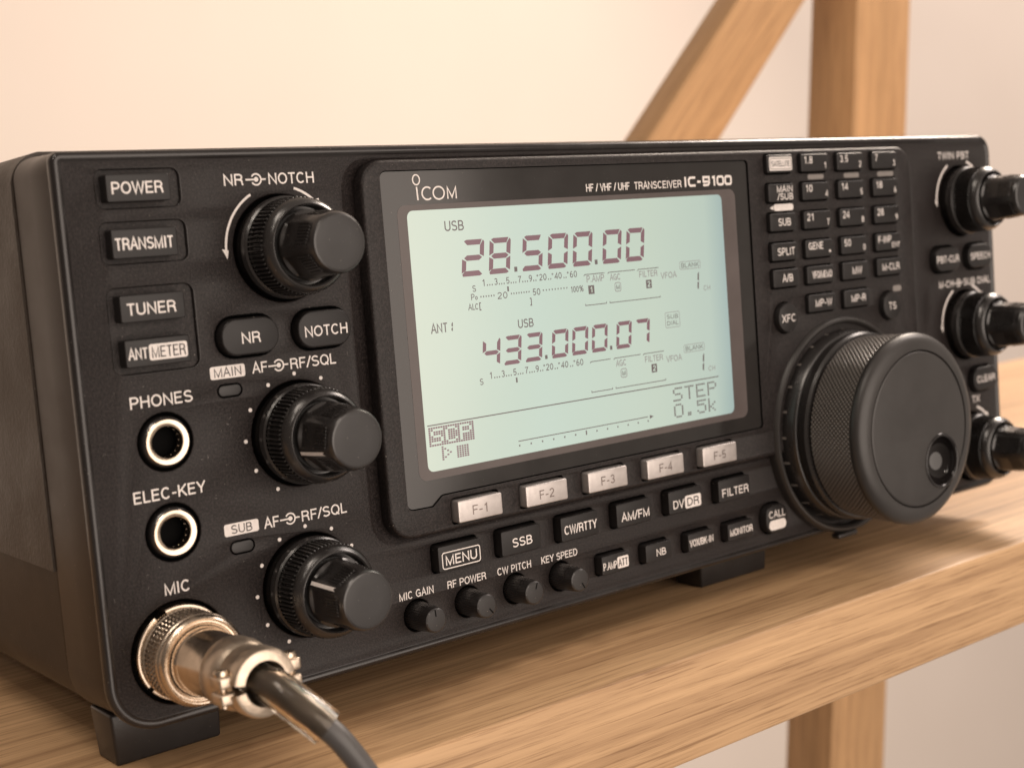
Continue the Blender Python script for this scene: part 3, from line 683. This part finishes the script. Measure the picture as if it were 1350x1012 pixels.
# keypad
yk = -3.3; Yk = yk - .02
for r, z in enumerate(KZ):
    for c, (a, b) in enumerate(KX):
        s = KEYS[r][c]
        if not s: continue
        def leg(q):
            if s == 'SATELLITE':
                patch(q, rr(a + .9, b - .3, z - 1.9, z + 1.9, .4), Yk, pw)
                l = rr(a + 1.35, b - .75, z - 1.45, z + 1.45, .3); ribbon(q, l + [l[0]], .16, Yk - .03, M['darkprint']); text(q, 'SATELLITE', a + 1.8, b - 1.2, z - .8, 1.6, Yk - .03, M['darkprint'], .13)
            elif s == 'MAIN/SUB': text(q, 'MAIN', a + 3.4, b - .5, z + .15, 1.8, Yk, pw); text(q, '/SUB', a + 3.6, b - .5, z - 2.0, 1.8, Yk, pw)
            elif ' ' in s:
                p1, p2 = s.split(' '); w = {1: 1.5, 2: 3.2, 3: 3.9, 4: 6.6}[len(p1)]
                text(q, p1, a + 1.2, a + 1.2 + w, z - .2, 2.05, Yk, pw, .14)
                if p2 == '.': disc(q, b - 1.3, z - 1.0, .4, Yk, pw)
                else: text(q, p2, b - 2.0, b - .8, z - 1.7, 1.75, Yk, pw, .14)
            elif s == 'F-INP': text(q, s, a + 1.0, a + 7.4, z - .2, 2.05, Yk, pw, .14); text(q, 'ENT', b - 4.4, b - .4, z - 1.7, 1.5, Yk, pw, .14)
            else:
                w = min(8.8, text_w(s) * 2.5); m_ = (a + b) / 2 + .6; text(q, s, m_ - w / 2, m_ + w / 2, z - 1.05, 2.1, Yk, pw, .14)
        key((a, b, z - 2.5, z + 2.5), .5, -.6, yk, .3, bt, leg, name='keypad_button', n=4)
def rnd(cx, cz, s, hw):
    mb = MB(); mb.lathe([(4.2, -.5), (4.2, yk - .2), (4.05, yk - .5), (3.7, yk - .62)], bt, cx, cz, 40, cap1=True)
    o = mb.build('round_button', radio, (cx, yk, cz)); q = MB(); text(q, s, cx - hw, cx + hw, cz - 1.2, 2.2, yk - .64, pw, .13); q.build('key_legend', o, (cx, yk, cz), recalc=False)
rnd(205.4, 65.4, 'XFC', 3.0); rnd(253.5, 64.8, 'TS', 1.9)
for a, b in ((219.0, 226.2), (235.4, 242.6), (251.4, 259.4)): tag('', a, b, 104.0, 105.4, YB - .02, parent=block, r=.65, m=M['printdim'])
tag('', 203.6, 212.0, 95.6, 97.5, YB - .02, parent=block, r=.8)
P(lambda mb: mb.add([(202.0, YB - .02, 96.5), (203.4, YB - .02, 95.9), (203.4, YB - .02, 97.1)], [(0, 1, 2)], pw), None, 'panel_legend', block)
tag('', 256.4, 260.6, 68.8, 70.6, YB - .02, parent=block, r=.8, m=M['printdim'])

# --- dual concentric knobs
kb = M['knob']
def ribs(t, r, y):
    if -9.6 < y < -4.6:
        return r + .16 * (1 if (int(t / (2 * PI) * 120) % 2) else -1)
    return r
def dual_knob(cx, cz, ang, pointer):
    B = MB()
    B.lathe([(10.2, 3), (10.5, -1.2), (10.85, -1.8), (10.9, -2.4), (10.7, -3.6), (10.3, -4.0)], kb, cx, cz, 96)
    n = 66; loops = []
    for y in (-4.0, -4.25, -9.3, -9.6):
        L_ = []
        for i in range(n * 4):
            t = 2 * PI * i / (n * 4); out = (i % 4) in (1, 2); rb = 10.42 if y > -7 else 10.22
            r = rb + (.0 if out else -.75) if y not in (-4.0, -9.6) else rb - .45
            L_.append((cx + r * cos(t), y, cz + r * sin(t)))
        loops.append(L_)
    B.loft(loops, kb)
    B.lathe([(9.75, -9.6), (10.0, -9.9), (9.9, -10.6), (8.9, -12.0), (8.55, -12.15), (8.25, -11.9), (8.1, -9.0), (7.0, -8.8)], kb, cx, cz, 96)
    o = B.build('rotary_knob', radio, (cx, -8, cz), smooth=32)
    B = MB()
    def hexr(t, r, y):
        if y > -12.6 or y < -22.3: return r
        a = (t - ang) % (PI / 3) - PI / 6
        f = min(1, .925 / cos(a)); return r * f
    pr = [(7.1, -8.8), (7.4, -11.6), (7.35, -12.3), (7.2, -12.7), (7.15, -15.5), (6.85, -18.5), (6.55, -21.6), (6.3, -22.4), (6.1, -23.0), (5.85, -23.35), (5.5, -23.5)]
    B.lathe(pr, kb, cx, cz, 144, hexr, ph=0)
    for k in range(6):                               # groups of fine finger ribs on each flat
        for j in range(-3, 4):
            t = ang + k * PI / 3 + PI / 6 + j * .105
            for (y0, y1) in ((-17.2, -21.4),):
                def pt(y, dt, dr):
                    rb = 7.1 + (6.4 - 7.1) * (-15.5 - y) / 6.1; a = (t + dt - ang) % (PI / 3) - PI / 6
                    q = rb * min(1, .925 / cos(a)) + dr; return (cx + q * cos(t + dt), y, cz + q * sin(t + dt))
                vs = [pt(y0, -.033, -.05), pt(y0, .033, -.05), pt(y1, .033, -.05), pt(y1, -.033, -.05), pt(y0 - .2, -.016, .30), pt(y0 - .2, .016, .30), pt(y1 + .2, .016, .30), pt(y1 + .2, -.016, .30)]
                B.add(vs, [(0, 1, 5, 4), (1, 2, 6, 5), (2, 3, 7, 6), (3, 0, 4, 7), (4, 5, 6, 7)], kb)
    inner = B.build('inner_knob', o, (cx, -16, cz), smooth=28)
    B = MB(); B.lathe([(5.5, -23.5), (5.2, -23.55), (3, -23.56)], M['knobcap'], cx, cz, 72, cap1=True); B.build('knob_cap', o, (cx, -23.5, cz))
    if pointer:
        B = MB(); t = pointer; w_ = .4
        def rim(y): return (7.55 if y > -13 else 7.1 + (6.4 - 7.1) * max(0, (-15.5 - y)) / 6.1 + .12)
        L_ = [[(cx + rim(y) * cos(t) - s_ * w_ * sin(t), y, cz + rim(y) * sin(t) + s_ * w_ * cos(t)) for s_ in (-1, 1)] for y in (-12.4, -15.5, -18.5, -21.6)]
        B.loft(L_, M['print'], closed=False); B.build('pointer_line', o, (cx, -16, cz), recalc=False)
    return o
k0 = dual_knob(*KN[0], rad(8), None)
dual_knob(*KN[1], rad(200), rad(200)); dual_knob(*KN[2], rad(152), rad(152))
base = KN[0]
for i in (3, 4, 5): copy_tree(k0, radio, (KN[i][0] - base[0], 0, KN[i][1] - base[1]))
# --- small trimmer knobs
def small(x, ang):
    cz = 8.7; B = MB()
    def fl(t, r, y): return r + (.11 if int(t / (2 * PI) * 72) % 2 and y > -6.8 else 0)
    B.lathe([(3.2, 2.5), (3.25, -.4), (3.1, -3), (2.9, -6.9), (2.8, -7.3), (2.5, -7.5)], kb, x, cz, 144, fl)
    B.lathe([(2.5, -7.5), (2.35, -7.53)], M['knobcap'], x, cz, 40, cap1=True)
    o = B.build('trimmer_knob', radio, (x, -3, cz), smooth=30)
    B = MB(); c, s_ = cos(ang), sin(ang)
    B.add([(x + c * a - s_ * b, -7.56, cz + s_ * a + c * b) for a, b in ((.9, -.16), (2.5, -.16), (2.5, .16), (.9, .16))], [(0, 1, 2, 3)], hm); B.build('pointer_notch', o, (x, -6.5, cz), recalc=False)
for x, a in zip(POT, (95, -50, 70, -60)): small(x, rad(a))
# --- jacks
def jack(cx, cz):
    B = MB()
    B.lathe([(5.2, 3), (5.2, -.2), (4.95, -.7), (4.7, -.85)], M['knob'], cx, cz, 64)
    B.lathe([(4.7, -.85), (4.55, -1.05), (3.75, -1.1), (3.3, -.85), (3.15, -.3), (3.1, 1.6)], M['nickelb'], cx, cz, 64)
    B.lathe([(3.1, 1.6), (2.9, 10)], hm, cx, cz, 48, cap1=True)
    return B.build('headphone_jack', radio, (cx, 0, cz))
j1 = jack(*JK[0]); jack(*JK[1])
B = MB(); B.box((17.5, 3.2, 56.6), (17.9, 6.5, 59.8), M['nickel'], .1); B.box((17.8, 4.6, 56.8), (19.2, 5.4, 57.3), M['nickel'], .1); B.build('contact_spring', j1, (17.5, 2, 57.6))
# --- microphone socket flange with key notches
B = MB(); nk = M['nickel']
def fl(t, r, y):
    d = math.degrees(t) % 360
    return r - (.9 if (108 < d < 122 or 213 < d < 220) and r > 9.6 else 0)
B.lathe([(8, 3.5), (9.7, 3.2), (9.9, -.9), (9.7, -1.2), (9.3, -1.3), (8.4, -1.3)], nk, *MC, 240, fl)
B.build('microphone_socket', radio, (MC[0], 0, MC[1]), smooth=30)
# --- feet
def foot(x0, x1, y0, y1, z1=1.6):
    B = MB(); B.box((x0, y0, -10), (x1, y1, z1), M['foot'], .7)
    for i, v in enumerate(B.v):
        x, y, z = v
        if z > 0: B.v[i] = (x + (-.9 if x < (x0 + x1) / 2 else 0), y - 1.2 if y < (y0 + y1) / 2 else y, z)
    B.build('foot', radio, ((x0 + x1) / 2, (y0 + y1) / 2, -10))
foot(5.2, 29.0, 12.8, 23); foot(180.5, 208, 12.8, 23); foot(10, 34, 196, 222); foot(281, 305, 196, 222)

# --- main tuning dial
DC = (230.0, 31.4); rb_ = M['rubber']
B = MB()
B.lathe([(32.2, 1.3), (32.2, -1.9), (32.0, -2.7), (31.5, -3.3), (30.9, -3.4), (30.3, -3.0), (30.0, -2.2), (29.9, 1.0)], rb_, *DC, 128)
dial = B.build('tuning_dial', radio, (DC[0], -3, DC[1]), smooth=40)
B = MB(); B.lathe([(29.9, 1.2), (29.4, .4), (28.6, -.4), (28.0, -5.6), (27.6, -6.3), (26.9, -6.6), (26.9, -7.2), (27.4, -7.6), (27.5, -9.4), (26.9, -10.1), (25.8, -10.3), (24.5, -10.4)], M['knob'], *DC, 128); B.build('dial_skirt', dial, (DC[0], -4, DC[1]))
B = MB()
for k in range(24):
    t = 2 * PI * k / 24; q = .012
    B.add([(DC[0] + (28.66 - .27 * i) * cos(t + s_ * q), -.9 - 2.6 * i, DC[1] + (28.66 - .27 * i) * sin(t + s_ * q)) for i, s_ in ((0, -1), (0, 1), (1, 1), (1, -1))], [(0, 1, 2, 3)], M['tick'])
B.build('dial_ticks', dial, (DC[0], -2, DC[1]), recalc=False)
B = MB(); B.lathe([(24.5, -10.4), (26.0, -10.5), (26.35, -10.9), (26.8, -18), (27.0, -24.6)], M['grip'], *DC, 192); B.build('knurled_grip', dial, (DC[0], -15, DC[1]))
DM = (239.6, 20.8); DR = 7.5
B = MB()
B.lathe([(27.0, -24.6), (27.3, -25.2), (27.25, -26.0), (26.8, -26.9), (25.8, -27.7), (24.4, -28.2), (23.0, -28.35), (22.45, -28.3), (22.25, -27.9), (22.15, -27.4)], rb_, *DC, 160)
B.lathe([(22.15, -27.4), (22.0, -28.0), (21.7, -28.25), (21.3, -28.35)], rb_, *DC, 160)
B.plate(circ(*DC, 21.3, 160), [circ(*DM, DR + .5, 64)], -28.35, rb_)
B.build('dial_face', dial, (DC[0], -27, DC[1]), smooth=40)
B = MB(); pr = [(DR + .5, -28.35), (DR + .35, -28.6), (DR, -28.68), (DR - .35, -28.5), (DR - .6, -28.0)]
for k in range(1, 12):
    a = rad(90 * k / 12); pr.append(((DR - .6) * cos(a), -28.0 + 5.2 * sin(a)))
B.lathe(pr, M['dimple'], *DM, 64, cap1=True); B.build('finger_dimple', dial, (DM[0], -27, DM[1]), smooth=60)
B = MB(); B.box((222, -4, -1.9), (231, -1, -.2), M['foot'], .6); B.build('drag_lever', dial, (226, -3, -1))

# ================================================================== MICROPHONE PLUG AND CABLE
plug = empty('microphone_plug', (MC[0], -2, MC[1]), 'silver metal microphone plug with knurled ring and grey cable, screwed into the lower left socket', 'plug')
mx_, mz_ = MC
B = MB(); n = 300; rows = 26; loops = []
def kn(t, y): return .42 * max(0, 1 - 1.5 * min(abs(sin(t * 30 + y * 1.9)), abs(sin(t * 30 - y * 1.9))))
B.lathe([(8.2, -1.4), (9.15, -1.45), (9.4, -1.8), (9.35, -2.5), (9.05, -2.7)], nk, mx_, mz_, 120)
for k in range(rows + 1):
    y = -2.7 - 5.3 * k / rows
    loops.append([(mx_ + (9.3 - kn(2 * PI * i / n, y)) * cos(2 * PI * i / n), y, mz_ + (9.3 - kn(2 * PI * i / n, y)) * sin(2 * PI * i / n)) for i in range(n)])
B.loft(loops, nk)
B.lathe([(9.05, -8.0), (9.4, -8.2), (9.45, -8.7), (9.3, -9.1), (9.1, -9.25), (9.2, -9.5), (9.0, -10.3), (8.5, -10.7), (8.2, -10.6), (8.0, -10.2), (7.7, -10.2), (7.5, -10.5), (7.2, -10.4), (7.05, -9.0), (6.5, -8.5)], nk, mx_, mz_, 120)
B.build('coupling_ring', plug, (mx_, -5, mz_), smooth=45)
tx_, tz_ = mx_ - .2, mz_ + .4
def cone(prof, m, name, **k):
    B = MB(); B.lathe(prof, m, 0, 0, 96, **k)
    for i, (x, y, z) in enumerate(B.v):                # the plug leans a hair upwards
        f = (-y - 8) / 30; B.v[i] = (x + mx_ - .3 * f, y, z + mz_ + .9 * f)
    return B.build(name, plug, (mx_, -16, mz_), smooth=40)
cone([(6.9, -8.6), (6.95, -11.2), (6.7, -11.7), (6.5, -12.0), (6.45, -22.5)], M['nickelb'], 'barrel')
cone([(6.45, -22.5), (6.7, -22.7), (6.95, -23.1), (7.0, -26.2), (6.85, -27.0), (6.2, -28.6), (5.7, -29.2), (5.6, -30.6), (4.3, -30.8)], M['nickelr'], 'cable_clamp_collar')
def leanp(v):
    x, y, z = v; f = (-y - 8) / 30; return (x + mx_ - .3 * f, y, z + mz_ + .9 * f)
for sgn in (1, -1):                                    # two saddle halves pulled together by screws
    B = MB(); a0, a1 = (9, 171) if sgn > 0 else (189, 351); K = 26
    def sec(y, ro, ri): return [(ro * cos(rad(a0 + (a1 - a0) * k / K)), y, ro * sin(rad(a0 + (a1 - a0) * k / K))) for k in range(K + 1)] + [(ri * cos(rad(a1 - (a1 - a0) * k / K)), y, ri * sin(rad(a1 - (a1 - a0) * k / K))) for k in range(K + 1)]
    B.loft([sec(-28.6, 5.6, 4.4), sec(-29.2, 6.1, 4.2), sec(-31.8, 6.2, 4.1), sec(-32.4, 6.55, 4.1), sec(-35.6, 6.6, 4.1), sec(-36.6, 6.2, 4.1), sec(-36.9, 5.6, 4.3)], M['nickelr'], True, True)
    for ex in (-1, 1):
        B.box((ex * 6.9 - 1.5, -35.2, .45 if sgn > 0 else -2.7), (ex * 6.9 + 1.5, -30.8, 2.7 if sgn > 0 else -.45), M['nickelr'], .5)
    B.v = [leanp(v) for v in B.v]; B.build('cable_clamp', plug, (mx_, -33, mz_), smooth=40)
for ex in (-1, 1):
    B = MB()
    def vc(r, z): return [(ex * 7.0 + r * cos(2 * PI * i / 28), -33 + r * sin(2 * PI * i / 28), z) for i in range(28)]
    B.loft([vc(.8, -3.4), vc(.8, 2.6), vc(1.45, 2.65), vc(1.5, 3.2), vc(1.25, 3.7), vc(.8, 3.85)], M['nickelb'], True, True)
    B.v = [leanp(v) for v in B.v]; B.build('clamp_screw', plug, (mx_, -33, mz_), smooth=40)
def catmull(P, n=10):
    P = [Vector(p) for p in P]; P = [2 * P[0] - P[1]] + P + [2 * P[-1] - P[-2]]; out = []
    for i in range(1, len(P) - 2):
        for k in range(n):
            t = k / n; a, b, c, d = P[i - 1:i + 3]
            out.append(.5 * ((2 * b) + (c - a) * t + (2 * a - 5 * b + 4 * c - d) * t * t + (3 * b - a - 3 * c + d) * t ** 3))
    out.append(P[-2]); return out
path = catmull([(15.9, -29, 15.2), (15.9, -36, 15.3), (16.6, -39.5, 14.6), (18.4, -43.0, 12.2), (20.8, -45.6, 9.2), (23.3, -47.5, 6.0), (25.3, -48.4, 2.8), (28.0, -49, -2), (31.0, -49.2, -8), (35, -49, -20), (38, -48, -36), (38, -47, -60)])
cut = next(i for i, p in enumerate(path) if p.z < 7.4)
B = MB(); B.tube(path, 2.25, M['cable'], 28); B.build('cable', plug, (16, -40, 10))
B = MB(); sp = path[5:cut]; out = []
def tubeloop(pts, r, n=32):
    b = MB(); b.tube(pts, r, M['sleeve'], n, False); return [b.v[i * n:(i + 1) * n] for i in range(len(pts))]
oL = tubeloop(sp, 3.55); iL = tubeloop(sp, 2.45)
B.loft(oL + iL[::-1] + [oL[0]], M['sleeve']); B.build('clear_sleeve', plug, (18, -42, 12), smooth=60)

# ================================================================== SHELF UNIT AND WALL
shelf = empty('wooden_shelf_unit', (330, 120, -35), 'light oak shelf unit with a thick board, an upright post and a diagonal brace', 'shelf')
B = MB(); B.box((-260, -29.8, -35.5), (860, 256, -10), M['wood_x'], 1.0); B.build('shelf_board', shelf, (300, 110, -23), smooth=40)
Y0, Y1 = 262, 300
B = MB(); B.box((-26.3, 262, -620), (26.3, 297, 620), M['wood_z'], 1.2); post = B.build('upright_post', shelf, (0, 280, 0), smooth=40)
post.location = Vector((590.8, 280, -16)) * S - Vector(shelf['wpos']); post.rotation_euler = (0, rad(8), 0)
# brace, leaning up to the post
B = MB(); B.box((-19.4, Y0, -225), (19.4, 283, 250), M['wood_z'], 1.2)
ang = rad(45.2); c_, s_ = cos(ang), sin(ang)
brace = B.build('diagonal_brace', shelf, (0, 280, 0), smooth=40)
brace.location = Vector((481.5, 280, 180)) * S - Vector(shelf['wpos']); brace.rotation_euler = (0, ang, 0)
B = MB(); B.add([(-4000, 1750, -3200), (7500, 1750, -3200), (7500, 1750, 4500), (-4000, 1750, 4500)], [(0, 1, 2, 3)], M['wall'])
wall = B.build('wall', None, (600, 1750, 0)); wall['kind'] = 'structure'; wall['label'] = 'plain cream painted wall behind the shelf'; wall['category'] = 'wall'

# ================================================================== LIGHT
w = bpy.data.worlds.new('World'); scene.world = w; w.use_nodes = True
bg = w.node_tree.nodes['Background']; bg.inputs[1].default_value = 1.0
wn = w.node_tree; tc = N(wn, 'ShaderNodeTexCoord'); sp = N(wn, 'ShaderNodeSeparateXYZ'); wn.links.new(tc.outputs['Generated'], sp.inputs[0])
mr = N(wn, 'ShaderNodeMapRange'); wn.links.new(sp.outputs['X'], mr.inputs['Value']); mr.inputs['From Min'].default_value = -1; mr.inputs['From Max'].default_value = 1
wn.links.new(ramp(wn, mr.outputs[0], [(0, (.14, .11, .09)), (.35, (.25, .205, .17)), (1, (.50, .425, .365))]), bg.inputs[0])   # the dim room: darker to the left
def lamp(name, loc, target, size, power, col, shape='DISK'):
    l = bpy.data.lights.new(name, 'AREA'); l.shape = shape; l.size = size; l.energy = power; l.color = col
    o = bpy.data.objects.new(name, l); COL.objects.link(o); o.location = loc
    o.rotation_euler = (Vector(target) - Vector(loc)).to_track_quat('-Z', 'Y').to_euler(); return o
lamp('ceiling_or_fill_lamp', (1.95, .40, 1.35), (.4, .0, 0), .55, 44, (1, .84, .70))
lamp('ceiling_or_fill_lamp', (3.5, -.6, 2.6), (3.2, 1.75, -.2), 1.8, 90, (1, .86, .78))  # added fill aimed at the wall to brighten it; no known lamp there
lamp('ceiling_or_fill_lamp', (-.6, -.30, 1.5), (.1, 0, .05), .42, 4.5, (1, .87, .75))  # added soft fill, gives the knobs sheen from the upper left
lamp('room_light', (.35, -1.9, .10), (.3, 0, .03), 2.3, 38, (1, .86, .75))
for x, y, z, e_ in ((-.75, -.55, 1.30, 1.3), (-.45, -.95, 1.45, 1.0), (-1.15, -.75, 1.15, 1.2), (-.35, -.75, 1.55, .9)): lamp('ceiling_or_fill_lamp', (x, y, z), (.1, 0, .05), .026, e_, (1, .88, .76))

# ================================================================== CAMERA
cam = bpy.data.cameras.new('camera'); co = bpy.data.objects.new('camera', cam); COL.objects.link(co); scene.camera = co
co.location = (-.09653, -.25988, .09079); co.rotation_euler = (1.47274, .077488, -.672492)
cam.sensor_width = 36; cam.lens = 48.2; cam.clip_start = .01; cam.clip_end = 20
cam.dof.use_dof = True; cam.dof.focus_distance = .318; cam.dof.aperture_fstop = 18.5

for o in bpy.data.objects:
    if 'wpos' in o: del o['wpos']
scene.cycles.use_denoising = True
vs = scene.view_settings; vs.view_transform = 'Standard'; vs.look = 'None'; vs.exposure = 0; vs.gamma = 1; vs.use_curve_mapping = False
